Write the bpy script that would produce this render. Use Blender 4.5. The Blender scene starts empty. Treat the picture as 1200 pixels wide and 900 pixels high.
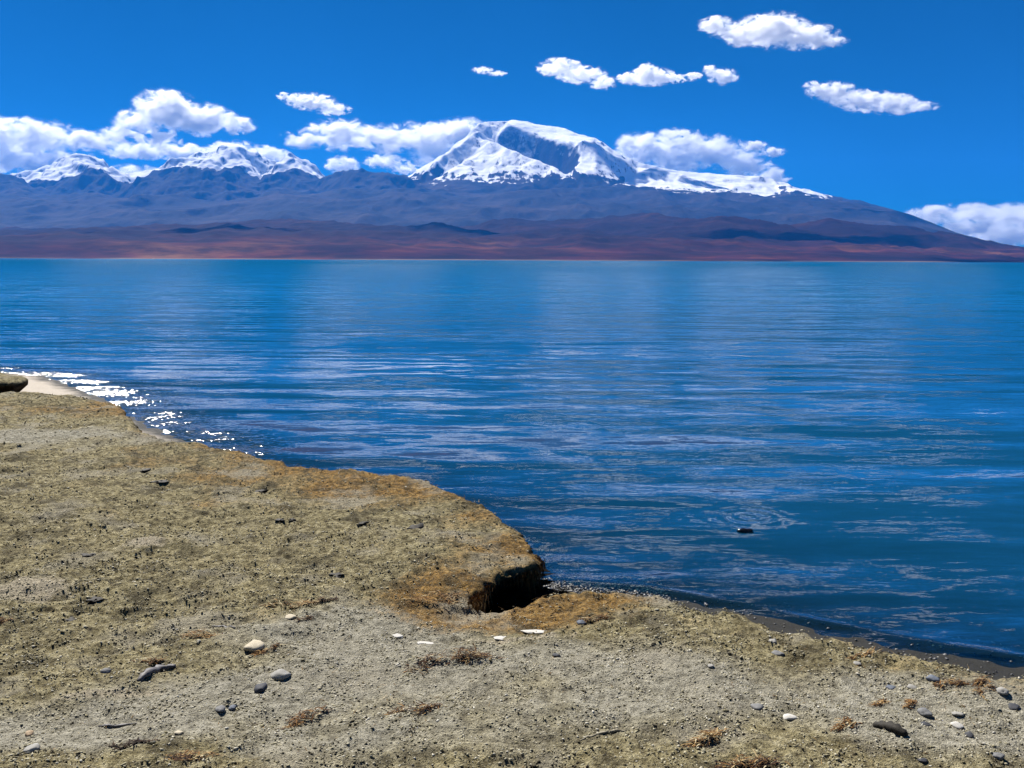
import bpy, math, random
import numpy as np
from mathutils import Matrix, Vector

random.seed(7)
rng = np.random.default_rng(7)
scene = bpy.context.scene
col = scene.collection

# ------------------------------------------------------------------ camera
FPX = 1150.0                      # focal length in photograph pixels (1200 wide)
PITCH = math.radians(7.2)
ROLL = math.radians(0.24)
CAM = Vector((0.0, 0.0, 2.10))
R_CAM = Matrix.Rotation(math.radians(90) - PITCH, 3, 'X') @ Matrix.Rotation(ROLL, 3, 'Z')
cam_data = bpy.data.cameras.new('camera')
cam_data.sensor_width = 36.0
cam_data.lens = 36.0 * FPX / 1200.0
cam_data.clip_start = 0.05
cam_data.clip_end = 200000.0
cam = bpy.data.objects.new('camera', cam_data)
cam.matrix_world = Matrix.Translation(CAM) @ R_CAM.to_4x4()
col.objects.link(cam)
scene.camera = cam

# ------------------------------------------------------------------ sky, sun, exposure
SUN_AZ = math.radians(-30)        # from +Y (view direction) towards +X
SUN_EL = math.radians(47)
sun_dir = Vector((math.sin(SUN_AZ) * math.cos(SUN_EL), math.cos(SUN_AZ) * math.cos(SUN_EL), math.sin(SUN_EL)))
world = bpy.data.worlds.new('World')
scene.world = world
world.use_nodes = True
wn = world.node_tree
wn.nodes.clear()
w_out = wn.nodes.new('ShaderNodeOutputWorld')
w_bg = wn.nodes.new('ShaderNodeBackground')
w_sky = wn.nodes.new('ShaderNodeTexSky')
w_sky.sky_type = 'NISHITA'
w_sky.sun_disc = False
w_sky.sun_elevation = SUN_EL
w_sky.sun_rotation = SUN_AZ
w_sky.altitude = 6000
w_sky.air_density = 1.0
w_sky.dust_density = 0.1
w_sky.ozone_density = 3.0
w_hsv = wn.nodes.new('ShaderNodeHueSaturation')
w_hsv.inputs['Hue'].default_value = 0.5
w_hsv.inputs['Saturation'].default_value = 2.0
w_hsv.inputs['Value'].default_value = 1.0
w_bg.inputs['Strength'].default_value = 0.031
wn.links.new(w_sky.outputs[0], w_hsv.inputs['Color'])
wn.links.new(w_hsv.outputs[0], w_bg.inputs['Color'])
wn.links.new(w_bg.outputs[0], w_out.inputs['Surface'])

sun_data = bpy.data.lights.new('sun', 'SUN')
sun_data.energy = 5.0
sun_data.angle = math.radians(0.53)
sun_data.color = (1.0, 0.955, 0.88)
sun = bpy.data.objects.new('sun', sun_data)
sun.rotation_euler = sun_dir.to_track_quat('Z', 'Y').to_euler()
sun.location = (0, 0, 50)
col.objects.link(sun)

scene.view_settings.view_transform = 'Standard'
scene.view_settings.look = 'None'
scene.view_settings.exposure = 1.0
scene.view_settings.gamma = 1.0
scene.view_settings.use_curve_mapping = False
scene.render.engine = 'CYCLES'
cy = scene.cycles
cy.use_denoising = True
try:
    cy.denoiser = 'OPENIMAGEDENOISE'
    cy.denoising_input_passes = 'RGB_ALBEDO_NORMAL'
except Exception:
    pass
cy.max_bounces = 20
cy.diffuse_bounces = 2
cy.glossy_bounces = 3
cy.transparent_max_bounces = 16
cy.volume_bounces = 18
cy.volume_max_steps = 256
cy.sample_clamp_indirect = 6.0

# ------------------------------------------------------------------ pixels to points
def ray(px, py):
    v = R_CAM @ Vector(((px - 600.0) / FPX, -(py - 450.0) / FPX, -1.0))
    return v

def on_plane(px, py, z):
    v = ray(px, py)
    t = (z - CAM.z) / v.z
    return CAM + v * t

def at_depth(px, py, y):
    v = ray(px, py)
    return CAM + v * ((y - CAM.y) / v.y)

# ------------------------------------------------------------------ helpers
def link(name, me, mats=(), parent=None, smooth=True):
    o = bpy.data.objects.new(name, me)
    for m in mats:
        if m.name not in [x.name for x in me.materials if x]:
            me.materials.append(m)
    col.objects.link(o)
    if parent is not None:
        o.parent = parent
    if smooth:
        me.shade_smooth() if hasattr(me, 'shade_smooth') else None
    return o

def tag(o, label=None, category=None, group=None, kind=None):
    if label: o['label'] = label
    if category: o['category'] = category
    if group: o['group'] = group
    if kind: o['kind'] = kind
    return o

def mesh_np(name, verts, faces):
    """verts (n,3), faces (m,k) with constant k"""
    verts = np.asarray(verts, dtype=np.float32)
    faces = np.asarray(faces, dtype=np.int32)
    m, k = faces.shape
    me = bpy.data.meshes.new(name)
    me.vertices.add(len(verts))
    me.vertices.foreach_set('co', verts.ravel())
    me.loops.add(m * k)
    me.loops.foreach_set('vertex_index', faces.ravel())
    me.polygons.add(m)
    me.polygons.foreach_set('loop_start', np.arange(0, m * k, k, dtype=np.int32))
    me.update(calc_edges=True)
    return me

def grid_faces(nr, nc):
    idx = np.arange(nr * nc).reshape(nr, nc)
    return np.stack([idx[:-1, :-1], idx[:-1, 1:], idx[1:, 1:], idx[1:, :-1]], -1).reshape(-1, 4)

def sub_mesh(name, verts, faces):
    used = np.unique(faces)
    remap = np.full(len(verts), -1)
    remap[used] = np.arange(len(used))
    return mesh_np(name, verts[used], remap[faces]), used

def float_attr(me, name, values):
    a = me.attributes.new(name, 'FLOAT', 'POINT')
    a.data.foreach_set('value', np.asarray(values, dtype=np.float32))

# gradient noise, numpy
_perm = np.random.default_rng(11).permutation(256)
_perm = np.concatenate([_perm, _perm])
_ang = np.random.default_rng(12).uniform(0, 2 * np.pi, 256)
_gx, _gy = np.cos(_ang), np.sin(_ang)
def pnoise(x, y):
    xi = np.floor(x).astype(np.int64); yi = np.floor(y).astype(np.int64)
    xf = x - xi; yf = y - yi
    xi &= 255; yi &= 255
    u = xf * xf * xf * (xf * (xf * 6 - 15) + 10)
    v = yf * yf * yf * (yf * (yf * 6 - 15) + 10)
    def g(ix, iy, fx, fy):
        h = _perm[(_perm[ix & 255] + iy) & 255]
        return _gx[h] * fx + _gy[h] * fy
    n00 = g(xi, yi, xf, yf); n10 = g(xi + 1, yi, xf - 1, yf)
    n01 = g(xi, yi + 1, xf, yf - 1); n11 = g(xi + 1, yi + 1, xf - 1, yf - 1)
    a = n00 + u * (n10 - n00); b = n01 + u * (n11 - n01)
    return (a + v * (b - a)) * 1.5
def fbm(x, y, octs=5, gain=0.5, lac=2.03):
    s = 0.0; a = 1.0
    for i in range(octs):
        s = s + a * pnoise(x + 17.3 * i, y - 9.1 * i)
        x = x * lac; y = y * lac; a *= gain
    return s
def ridged(x, y, octs=5, gain=0.5, lac=2.05):
    s = 0.0; a = 1.0; w = 1.0
    for i in range(octs):
        n = 1.0 - np.abs(pnoise(x + 31.7 * i, y + 5.3 * i))
        n = n * n * w
        s = s + a * n
        w = np.clip(n * 1.6, 0, 1)
        x = x * lac; y = y * lac; a *= gain
    return s
def sstep(a, b, x):
    t = np.clip((x - a) / (b - a), 0, 1)
    return t * t * (3 - 2 * t)

# node helpers
class NT:
    def __init__(self, name):
        self.mat = bpy.data.materials.new(name)
        self.mat.use_nodes = True
        self.t = self.mat.node_tree
        self.t.nodes.clear()
        self.out = self.t.nodes.new('ShaderNodeOutputMaterial')
    def n(self, typ, ins=None, **props):
        nd = self.t.nodes.new(typ)
        for k, v in props.items():
            setattr(nd, k, v)
        for k, v in (ins or {}).items():
            s = nd.inputs[k]
            if isinstance(v, bpy.types.NodeSocket):
                self.t.links.new(v, s)
            else:
                s.default_value = v
        return nd
    def link(self, a, b):
        self.t.links.new(a, b)
    def math(self, op, a, b=0.0, c=0.0, clamp=False):
        nd = self.n('ShaderNodeMath', {0: a, 1: b, 2: c}, operation=op)
        nd.use_clamp = clamp
        return nd.outputs[0]
    def vmath(self, op, a, b=(0, 0, 0), out=0):
        nd = self.t.nodes.new('ShaderNodeVectorMath'); nd.operation = op
        for i, v in enumerate((a, b)):
            if isinstance(v, bpy.types.NodeSocket): self.t.links.new(v, nd.inputs[i])
            else: nd.inputs[i].default_value = v
        return nd.outputs[out]
    def scale(self, v, s):
        nd = self.t.nodes.new('ShaderNodeVectorMath'); nd.operation = 'SCALE'
        self.t.links.new(v, nd.inputs[0])
        if isinstance(s, bpy.types.NodeSocket): self.t.links.new(s, nd.inputs['Scale'])
        else: nd.inputs['Scale'].default_value = s
        return nd.outputs[0]
    def noise(self, vec, scale, detail=4.0, rough=0.5, dist=0.0, out='Fac'):
        nd = self.n('ShaderNodeTexNoise', {'Vector': vec, 'Scale': scale, 'Detail': detail, 'Roughness': rough, 'Distortion': dist})
        return nd.outputs[out]
    def mapr(self, v, a, b, c=0.0, d=1.0, smooth=False):
        nd = self.n('ShaderNodeMapRange', {'Value': v, 'From Min': a, 'From Max': b, 'To Min': c, 'To Max': d})
        nd.interpolation_type = 'SMOOTHSTEP' if smooth else 'LINEAR'
        return nd.outputs[0]
    def mix(self, f, a, b, blend='MIX'):
        nd = self.t.nodes.new('ShaderNodeMix'); nd.data_type = 'RGBA'; nd.blend_type = blend
        for s, v in ((nd.inputs[0], f), (nd.inputs[6], a), (nd.inputs[7], b)):
            if isinstance(v, bpy.types.NodeSocket): self.t.links.new(v, s)
            else: s.default_value = v if not isinstance(v, tuple) else (tuple(v) + (1,) if len(v) == 3 else v)
        return nd.outputs[2]
    def ramp(self, f, stops):
        nd = self.t.nodes.new('ShaderNodeValToRGB')
        self.t.links.new(f, nd.inputs[0])
        el = nd.color_ramp.elements
        while len(el) > 1: el.remove(el[-1])
        el[0].position = stops[0][0]; el[0].color = tuple(stops[0][1]) + (1,)
        for p, c in stops[1:]:
            e = el.new(p); e.color = tuple(c) + (1,)
        return nd.outputs[0]
    def principled(self, color, rough=0.9, spec=0.3, normal=None, **kw):
        nd = self.t.nodes.new('ShaderNodeBsdfPrincipled')
        for k, v in (('Base Color', color), ('Roughness', rough), ('Specular IOR Level', spec)):
            if isinstance(v, bpy.types.NodeSocket): self.t.links.new(v, nd.inputs[k])
            else: nd.inputs[k].default_value = (tuple(v) + (1,)) if isinstance(v, tuple) else v
        if normal is not None: self.t.links.new(normal, nd.inputs['Normal'])
        for k, v in kw.items():
            nd.inputs[k].default_value = v
        return nd.outputs[0]
    def bump(self, h, strength, dist):
        return self.n('ShaderNodeBump', {'Height': h, 'Strength': strength, 'Distance': dist}).outputs[0]
    def surface(self, s):
        self.t.links.new(s, self.out.inputs['Surface']); return self.mat

def unit_ico(sub):
    import bmesh
    bm = bmesh.new()
    bmesh.ops.create_icosphere(bm, subdivisions=sub, radius=1.0)
    v = np.array([tuple(x.co) for x in bm.verts]); f = np.array([[y.index for y in x.verts] for x in bm.faces])
    bm.free()
    return v, f
ICO2 = unit_ico(2)
ICO3 = unit_ico(3)


# ================================================================== far terrain
KM = 1000.0
def poly_pts(pts):
    """[(px, py, depth km)] -> world points"""
    return np.array([tuple(at_depth(a, b, c * KM)) for a, b, c in pts])

def seg_max(X, Y, H, pts, k_front, k_back=None, k_side=None):
    """raise H to a ridge polyline with straight flanks of slope k"""
    k_back = k_front if k_back is None else k_back
    for p, q in zip(pts[:-1], pts[1:]):
        dx, dy = q[0] - p[0], q[1] - p[1]
        L2 = dx * dx + dy * dy
        t = np.clip(((X - p[0]) * dx + (Y - p[1]) * dy) / L2, 0, 1)
        cx, cy_, cz = p[0] + t * dx, p[1] + t * dy, p[2] + t * (q[2] - p[2])
        ex, ey = X - cx, Y - cy_
        d = np.sqrt(ex * ex + ey * ey) + 1e-6
        w = np.clip(0.5 + 0.5 * ey / d, 0, 1)
        k = k_front * (1 - w) + k_back * w
        np.maximum(H, cz - k * d, out=H)
    return H

def seg_min(X, Y, H, pts, k, width):
    for p, q in zip(pts[:-1], pts[1:]):
        dx, dy = q[0] - p[0], q[1] - p[1]
        L2 = dx * dx + dy * dy
        t = np.clip(((X - p[0]) * dx + (Y - p[1]) * dy) / L2, 0, 1)
        d = np.hypot(X - p[0] - t * dx, Y - p[1] - t * dy)
        cz = p[2] + t * (q[2] - p[2])
        np.minimum(H, cz + k * np.maximum(0, d - width) + 0.12 * np.minimum(d, width), out=H)
    return H

def axis(spans):
    out = []
    for a, b, s in spans:
        out.append(np.arange(a, b, s))
    out.append(np.array([spans[-1][1]]))
    return np.concatenate(out)

# ---- snow mountains (13 to 33 km away)
xs = axis([(-34 * KM, -13 * KM, 300), (-13 * KM, 13 * KM, 27), (13 * KM, 34 * KM, 300)])
ys = axis([(12.4 * KM, 18 * KM, 70), (18 * KM, 23.8 * KM, 33), (23.8 * KM, 27 * KM, 70), (27 * KM, 32 * KM, 500)])
X, Y = np.meshgrid(xs, ys)
# wander the sampling position so that ridges and spurs are never straight
WX = X + 420 * fbm(X / 2600, Y / 2600, 4) + 90 * fbm(X / 500 + 3, Y / 500, 3)
WY = Y + 420 * fbm(X / 2600 + 9, Y / 2600 + 4, 4) + 90 * fbm(X / 500 + 13, Y / 500, 3)
WXs = X + 110 * fbm(X / 1500, Y / 1500, 4)
WYs = Y + 110 * fbm(X / 1500 + 9, Y / 1500 + 4, 4)

left_snow = poly_pts([(-700, 196, 24.5), (-420, 180, 24.5), (-200, 190, 24.5), (-60, 196, 24.2), (0, 201, 24.2), (40, 197, 24), (66, 190, 23.8), (88, 185, 23.6),
                      (104, 182, 23.6), (122, 193, 23.6), (150, 212, 23.6), (176, 208, 23.6), (205, 189, 23.4), (236, 177, 23.2),
                      (262, 169, 23.0), (286, 180, 23.0), (304, 188, 23), (326, 187, 22.8), (345, 181, 22.6), (366, 195, 22.6), (386, 201, 22.6), (430, 206, 22.8)])
left_dark = poly_pts([(-700, 215, 20.6), (-300, 204, 20.6), (-60, 214, 20.4), (-10, 212, 20.2), (6, 202, 20.2), (36, 223, 20.0), (70, 222, 20.4), (110, 206, 20.4), (150, 219, 20.2),
                      (170, 211, 20.0), (205, 207, 19.8), (238, 203, 19.8), (264, 204, 20), (290, 221, 20), (322, 214, 20.2), (352, 211, 20.2),
                      (392, 203, 20.0), (440, 206, 19.6), (486, 214, 19.4)])
apron = poly_pts([(-700, 232, 18.4), (-60, 232, 18.2), (60, 232, 18.2), (160, 229, 18.2), (260, 232, 18.2), (330, 226, 18.4), (400, 222, 18.6), (470, 220, 18.8), (540, 221, 19.0), (640, 222, 19.0), (740, 221, 19.0),
                  (800, 222, 19), (860, 227, 19), (900, 229, 19), (980, 237, 18.8), (1060, 257, 18.4), (1120, 277, 17.4), (1172, 291, 16.4), (1300, 302, 15)])
arete = poly_pts([(484, 216, 19.6), (504, 196, 20.2), (526, 176, 20.9), (552, 155, 21.8), (560, 151, 22.2)])
summit = poly_pts([(556, 150, 22.4), (572, 142, 23.0), (606, 142, 23.3), (652, 149, 23.2), (692, 162, 22.9), (722, 178, 22.5), (748, 191, 22.3), (790, 197, 22.2),
                   (850, 203, 22.2), (905, 212, 22), (950, 223, 21.7), (990, 232, 21.2), (1060, 253, 20), (1112, 272, 18.8), (1166, 290, 17.2)])
spur = poly_pts([(556, 152, 22.2), (574, 166, 21.5), (596, 175.5, 20.9), (626, 185.5, 20.3), (650, 195.5, 19.8), (662, 208, 19.4)])
spur2 = poly_pts([(574, 170, 21.3), (545, 192, 20.4), (540, 208, 19.7)])
spur3 = poly_pts([(700, 172, 22.3), (690, 182, 21.5), (676, 196, 20.4), (668, 206, 19.8)])
spur4 = poly_pts([(722, 182, 22.2), (730, 198, 21.0), (738, 212, 20.0)])
spur5 = poly_pts([(740, 194, 22.0), (762, 198, 21.0), (800, 206, 20.4), (840, 216, 19.9), (868, 224, 19.5)])
spur6 = poly_pts([(905, 212, 22), (930, 224, 20.6), (960, 233, 19.8)])
spurL = [poly_pts(p) for p in (
    [(262, 170, 23.0), (228, 190, 21.8), (205, 208, 20.6), (190, 230, 18.8)],
    [(262, 170, 23.0), (276, 196, 21.6), (268, 214, 20.4), (262, 240, 17.6)],
    [(104, 182, 23.6), (112, 204, 20.8), (96, 226, 19.2), (80, 246, 16.8)],
    [(345, 181, 22.6), (352, 204, 20.6), (340, 228, 19.0), (330, 246, 16.6)],
    [(6, 202, 20.2), (10, 224, 18.6), (20, 248, 16.2)],
    [(440, 206, 19.6), (430, 226, 18.2), (470, 250, 15.8)],
    [(540, 222, 19), (600, 240, 16.8), (680, 252, 14.8)],
    [(740, 222, 19), (800, 240, 16.6), (840, 250, 15.0)],
    [(900, 229, 19), (940, 246, 16.6), (960, 252, 15.2)])]

H = np.full(X.shape, -200.0)
HL = seg_max(WX, WY, H.copy(), left_snow, 0.80, 0.75)
seg_max(WX, WY, HL, left_dark, 0.50, 0.45)
for s in spurL[:5]: seg_max(WX, WY, HL, s, 0.42, 0.42)
HM = seg_max(WXs, WYs, H.copy(), summit[:4], 0.78, 0.8)
plateau = poly_pts([(604, 142.5, 23.3), (652, 149, 23.2), (692, 162, 22.9), (722, 178, 22.5)])
HP = seg_max(WXs, WYs, H.copy(), plateau, 0.27, 0.5)
azm = WXs / WYs                                  # direction seen from the lake
HP = HP - 26000 * np.maximum(0, -0.004 - azm) - 9000 * np.maximum(0, azm - 0.082)
HP = HP - np.interp(azm, [0.050, 0.064], [1.4, 0.22]) * np.maximum(0, np.interp(azm, [0.0, 0.022, 0.042, 0.066, 0.085, 0.11], [22250, 22150, 21500, 21100, 21200, 21200]) - WYs)
np.maximum(HM, HP, out=HM)
seg_max(WXs, WYs, HM, summit[5:], 0.36, 0.45)
# the shaded cirque carved below the summit dome
cirque = poly_pts([(588, 196, 21.75), (606, 201, 21.55), (632, 208, 20.9), (652, 213, 20.3), (660, 220, 19.3)])
seg_min(WXs, WYs, HM, cirque, 1.5, 130)
seg_max(WXs, WYs, HM, arete, 0.78, 0.8)
seg_max(WXs, WYs, HM, spur, 0.52, 1.0)
seg_max(WXs, WYs, HM, spur2, 0.40, 0.6)
for s in (spur3, spur4, spur6): seg_max(WXs, WYs, HM, s, 0.50, 0.6)
seg_max(WXs, WYs, HM, spur5, 0.34, 0.42)
group_left = HL > HM
HA = seg_max(WX, WY, H.copy(), apron, 0.155, 0.25)
for s in spurL[5:]: seg_max(WX, WY, HA, s, 0.20, 0.20)
H = np.maximum(np.maximum(HL, HM), HA)
massif = (HM >= H - 60) & (HM > HA - 150)
# soften the joints of the straight flanks
def blur(A, n=1):
    for _ in range(n):
        A = A.copy()
        A[1:-1, 1:-1] = (A[1:-1, 1:-1] * 4 + A[:-2, 1:-1] + A[2:, 1:-1] + A[1:-1, :-2] + A[1:-1, 2:]) / 8
    return A
H = blur(H, 2)
# erosion: gullies that run down the slopes, finer rock relief where it is steep
gy, gx = np.gradient(H, ys, xs)
slope = np.hypot(gx, gy)
hi = sstep(700, 1700, H)
gul = ridged(WX / 1500, WY / 2600, 5)
soft = blur(np.where(massif, 0.36, 0.7), 6)
H = H + (gul - 0.9) * (125 + 90 * hi * np.clip(slope * 2, 0, 1)) * soft
H = H + (ridged(X / 420 + 5, Y / 760, 4) - 0.8) * (8 + 85 * np.clip(slope - 0.18, 0, 0.6)) * np.minimum(soft * 1.5, 1)
H = H + fbm(X / 2200 + 7, Y / 1500 + 2, 5) * 40
# the right flank falls away in one long even slope
flank = np.interp(X / Y, [0.335, 0.40, 0.445, 0.492, 0.53], [0.0652, 0.0465, 0.0298, 0.0135, 0.004])
cap = Y * flank + 14 * fbm(X / 900, Y / 900, 4)
H = np.where(X / Y > 0.335, np.minimum(H, cap), H)
H = H - 260 * sstep(13.6 * KM, 12.4 * KM, Y)
H = np.maximum(H, -60)

def mountain_material():
    m = NT('mountain_rock_and_snow')
    geo = m.n('ShaderNodeNewGeometry')
    pos = geo.outputs['Position']
    sep = m.n('ShaderNodeSeparateXYZ', {0: pos})
    nz = m.n('ShaderNodeSeparateXYZ', {0: geo.outputs['Normal']}).outputs[2]
    n1 = m.noise(pos, 0.0011, 6, 0.55)
    n2 = m.noise(pos, 0.0075, 6, 0.62)
    stretched = m.vmath('MULTIPLY', pos, (1.0, 0.25, 0.4))
    n3 = m.noise(stretched, 0.010, 4, 0.6)
    # snow: altitude, ragged lower edge, thinned on the steepest faces
    alt = sep.outputs[2]
    a = m.math('ADD', alt, m.math('MULTIPLY', m.math('SUBTRACT', n2, 0.5), 280.0))
    a = m.math('ADD', a, m.math('MULTIPLY', m.math('SUBTRACT', n3, 0.5), 520.0))
    a = m.math('ADD', a, m.math('MULTIPLY', m.math('SUBTRACT', nz, 0.86), 1100.0))
    off = m.n('ShaderNodeAttribute', attribute_name='snow_line').outputs['Fac']
    a = m.math('SUBTRACT', a, off)
    snow = m.mapr(a, -25, 35, 0, 1)
    # scoured patches free of snow
    scour = m.mapr(m.noise(stretched, 0.0046, 8, 0.72), 0.55, 0.62, 0, 1)
    steep = m.mapr(nz, 0.94, 0.81, 0, 1)
    snow = m.math('MULTIPLY', snow, m.math('SUBTRACT', 1.0, m.math('MULTIPLY', scour, steep)))
    snow = m.math('MULTIPLY', snow, m.mapr(m.math('ADD', nz, m.math('MULTIPLY', m.math('SUBTRACT', n2, 0.5), 0.55)), 0.44, 0.66))  # rock colour mixed into steep snow, painting the cirque wall's shade deeper
    rock = m.ramp(n1, [(0.32, (0.008, 0.008, 0.012)), (0.46, (0.018, 0.016, 0.022)), (0.56, (0.034, 0.027, 0.031)), (0.70, (0.060, 0.044, 0.044))])
    rock = m.mix(m.mapr(n2, 0.35, 0.7, 0, 0.6), rock, (0.010, 0.010, 0.014))
    c = m.mix(snow, rock, (0.86, 0.87, 0.89))
    h = m.math('ADD', m.math('MULTIPLY', n2, 1.0), m.math('MULTIPLY', n3, 0.8))
    nb = m.bump(h, 0.4, 45.0)
    return m.surface(m.principled(c, 0.9, 0.04, nb))

V = np.stack([X, Y, H], -1).reshape(-1, 3)
F = grid_faces(len(ys), len(xs))
snow_line = np.where(group_left & (HA < H), 1760 + 0 * X, 1640 + 0 * X) + 60 * fbm(X / 1800, Y / 1800, 2)
snow_line = np.where(group_left & (X < -1000), np.where(Y < 21.3 * KM, 1960, 1350), snow_line)
snow_line = snow_line - 220 * sstep(1400, 3000, X) * sstep(7400, 6300, X)
gl = (X < at_depth(486, 220, 20 * KM)[0]).ravel()
mat_mtn = mountain_material()
for nm, sel, lab in (('snow_mountain_range', gl, 'range of dark ridges and snow peaks at the left, beyond the lake'),
                     ('snow_mountain', ~gl, 'broad snow capped massif with a shaded hollow below its summit')):
    f = F[sel[F[:, 0]]]
    me, used = sub_mesh(nm, V, f)
    float_attr(me, 'snow_line', snow_line.ravel()[used])
    tag(link(nm, me, [mat_mtn]), lab, None, None, 'structure')

# ---- brown hills along the far shore (6 to 13 km away)
xs = axis([(-30 * KM, -6.2 * KM, 300), (-6.2 * KM, 6.2 * KM, 20), (6.2 * KM, 30 * KM, 300)])
ys = axis([(5.9 * KM, 6.6 * KM, 14), (6.6 * KM, 13.8 * KM, 42)])
X, Y = np.meshgrid(xs, ys)
WX = X + 160 * fbm(X / 1300 + 1, Y / 1300, 4)
WY = Y + 160 * fbm(X / 1300 + 6, Y / 1300 + 8, 4)
ridges = [
    ([(-900, 272, 11.5), (-300, 268, 11.5), (0, 268, 11.2), (60, 271, 11), (120, 274, 11), (190, 273, 11), (250, 268, 11), (300, 263, 10.8), (338, 259, 10.6), (372, 263, 10.4), (400, 266, 10)], 0.07),
    ([(372, 268, 9.6), (398, 261, 9.5), (424, 259, 9.4), (452, 264, 9.4), (480, 264, 9.4), (504, 261, 9.4), (524, 270, 9.2), (548, 280, 8.6)], 0.16),
    ([(420, 280, 8.4), (500, 277, 8.4), (560, 284, 8.0)], 0.09),
    ([(544, 268, 11.6), (580, 258, 11.4), (620, 254, 11.2), (660, 253, 11), (700, 255, 11), (742, 251, 10.8), (790, 256, 10.6)], 0.17),
    ([(742, 251, 10.8), (810, 257, 10.2), (852, 252, 10.0), (890, 258, 10.0), (940, 259, 10), (980, 257, 10), (1004, 259, 9.8), (1040, 268, 9.6), (1070, 276, 9.2), (1096, 287, 8.6), (1116, 295, 8.0)], 0.18),
    ([(600, 272, 8.8), (660, 270, 8.8), (720, 274, 8.6), (780, 274, 8.6), (840, 278, 8.2), (900, 283, 8.0), (960, 284, 7.8), (1030, 291, 7.4)], 0.085),
    ([(700, 290, 7.2), (780, 289, 7.2), (860, 293, 7.0)], 0.06),
    ([(1040, 296, 7.2), (1090, 298, 7.0), (1140, 291, 8.6), (1200, 291, 8.8), (1300, 288, 9.2), (1700, 284, 9.5), (2300, 280, 9.5)], 0.09),
    ([(60, 287, 8.0), (140, 290, 7.6), (220, 284, 8.2), (300, 288, 7.8), (380, 290, 7.4)], 0.045),
    ([(-400, 288, 7.8), (-100, 285, 8.2), (0, 288, 7.8)], 0.05),
]
H = np.full(X.shape, -100.0)
for pts, k in ridges:
    seg_max(WX, WY, H, poly_pts(pts), k, k)
shore_y = 6.12 * KM + 60 * fbm(X / 1900, X * 0 + 3, 3)
plain = np.clip((Y - shore_y) * 0.022, -30, 200) * 0.75
plain = np.minimum(plain, 60) 
t = 14.0
Hs = np.logaddexp(H / t, plain / t) * t - t * 0.5
H = np.where(Y < shore_y, plain, Hs * sstep(0, 350, Y - shore_y) + plain * (1 - sstep(0, 350, Y - shore_y)))
land = sstep(0, 900, Y - shore_y)
H = H + land * ((ridged(WX / 900, WY / 1300, 5) - 0.85) * 40 + (ridged(X / 260, Y / 420, 4) - 0.8) * 11 + fbm(X / 1200, Y / 1200, 4) * 10)
H = np.where(Y > 12.6 * KM, np.minimum(H, 420), H)
m = NT('brown_hill_soil')
geo = m.n('ShaderNodeNewGeometry')
pos = geo.outputs['Position']
sep = m.n('ShaderNodeSeparateXYZ', {0: pos})
flat = m.vmath('MULTIPLY', pos, (0.45, 1.0, 2.0))
n1 = m.noise(flat, 0.0016, 6, 0.58, 0.4)
n2 = m.noise(flat, 0.0052, 5, 0.6)
c = m.ramp(n1, [(0.34, (0.010, 0.005, 0.012)), (0.43, (0.034, 0.010, 0.018)), (0.51, (0.075, 0.020, 0.022)), (0.57, (0.14, 0.042, 0.024)), (0.66, (0.25, 0.105, 0.04))])
c = m.mix(m.mapr(n2, 0.42, 0.62, 0.75, 0.0), c, (0.010, 0.006, 0.011))
c = m.mix(m.mapr(m.math('ADD', sep.outputs[2], m.math('MULTIPLY', m.math('SUBTRACT', n1, 0.5), 160.0)), 60, 200, 0.0, 0.88), c, (0.011, 0.004, 0.008))
beach = m.math('MULTIPLY', m.mapr(m.math('ADD', sep.outputs[2], m.math('MULTIPLY', n2, 10.0)), 13, 6, 0, 1), m.mapr(m.noise(pos, 0.0011, 3), 0.38, 0.6, 0.1, 0.9))
c = m.mix(beach, c, (0.24, 0.18, 0.13))
mat_hill = m.surface(m.principled(c, 0.95, 0.03, m.bump(n2, 0.5, 25.0)))
V = np.stack([X, Y, H], -1).reshape(-1, 3)
me = mesh_np('brown_hills', V, grid_faces(len(ys), len(xs)))
tag(link('brown_hills', me, [mat_hill]), 'low reddish brown hills with a pale beach along the far shore', None, None, 'structure')

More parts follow.
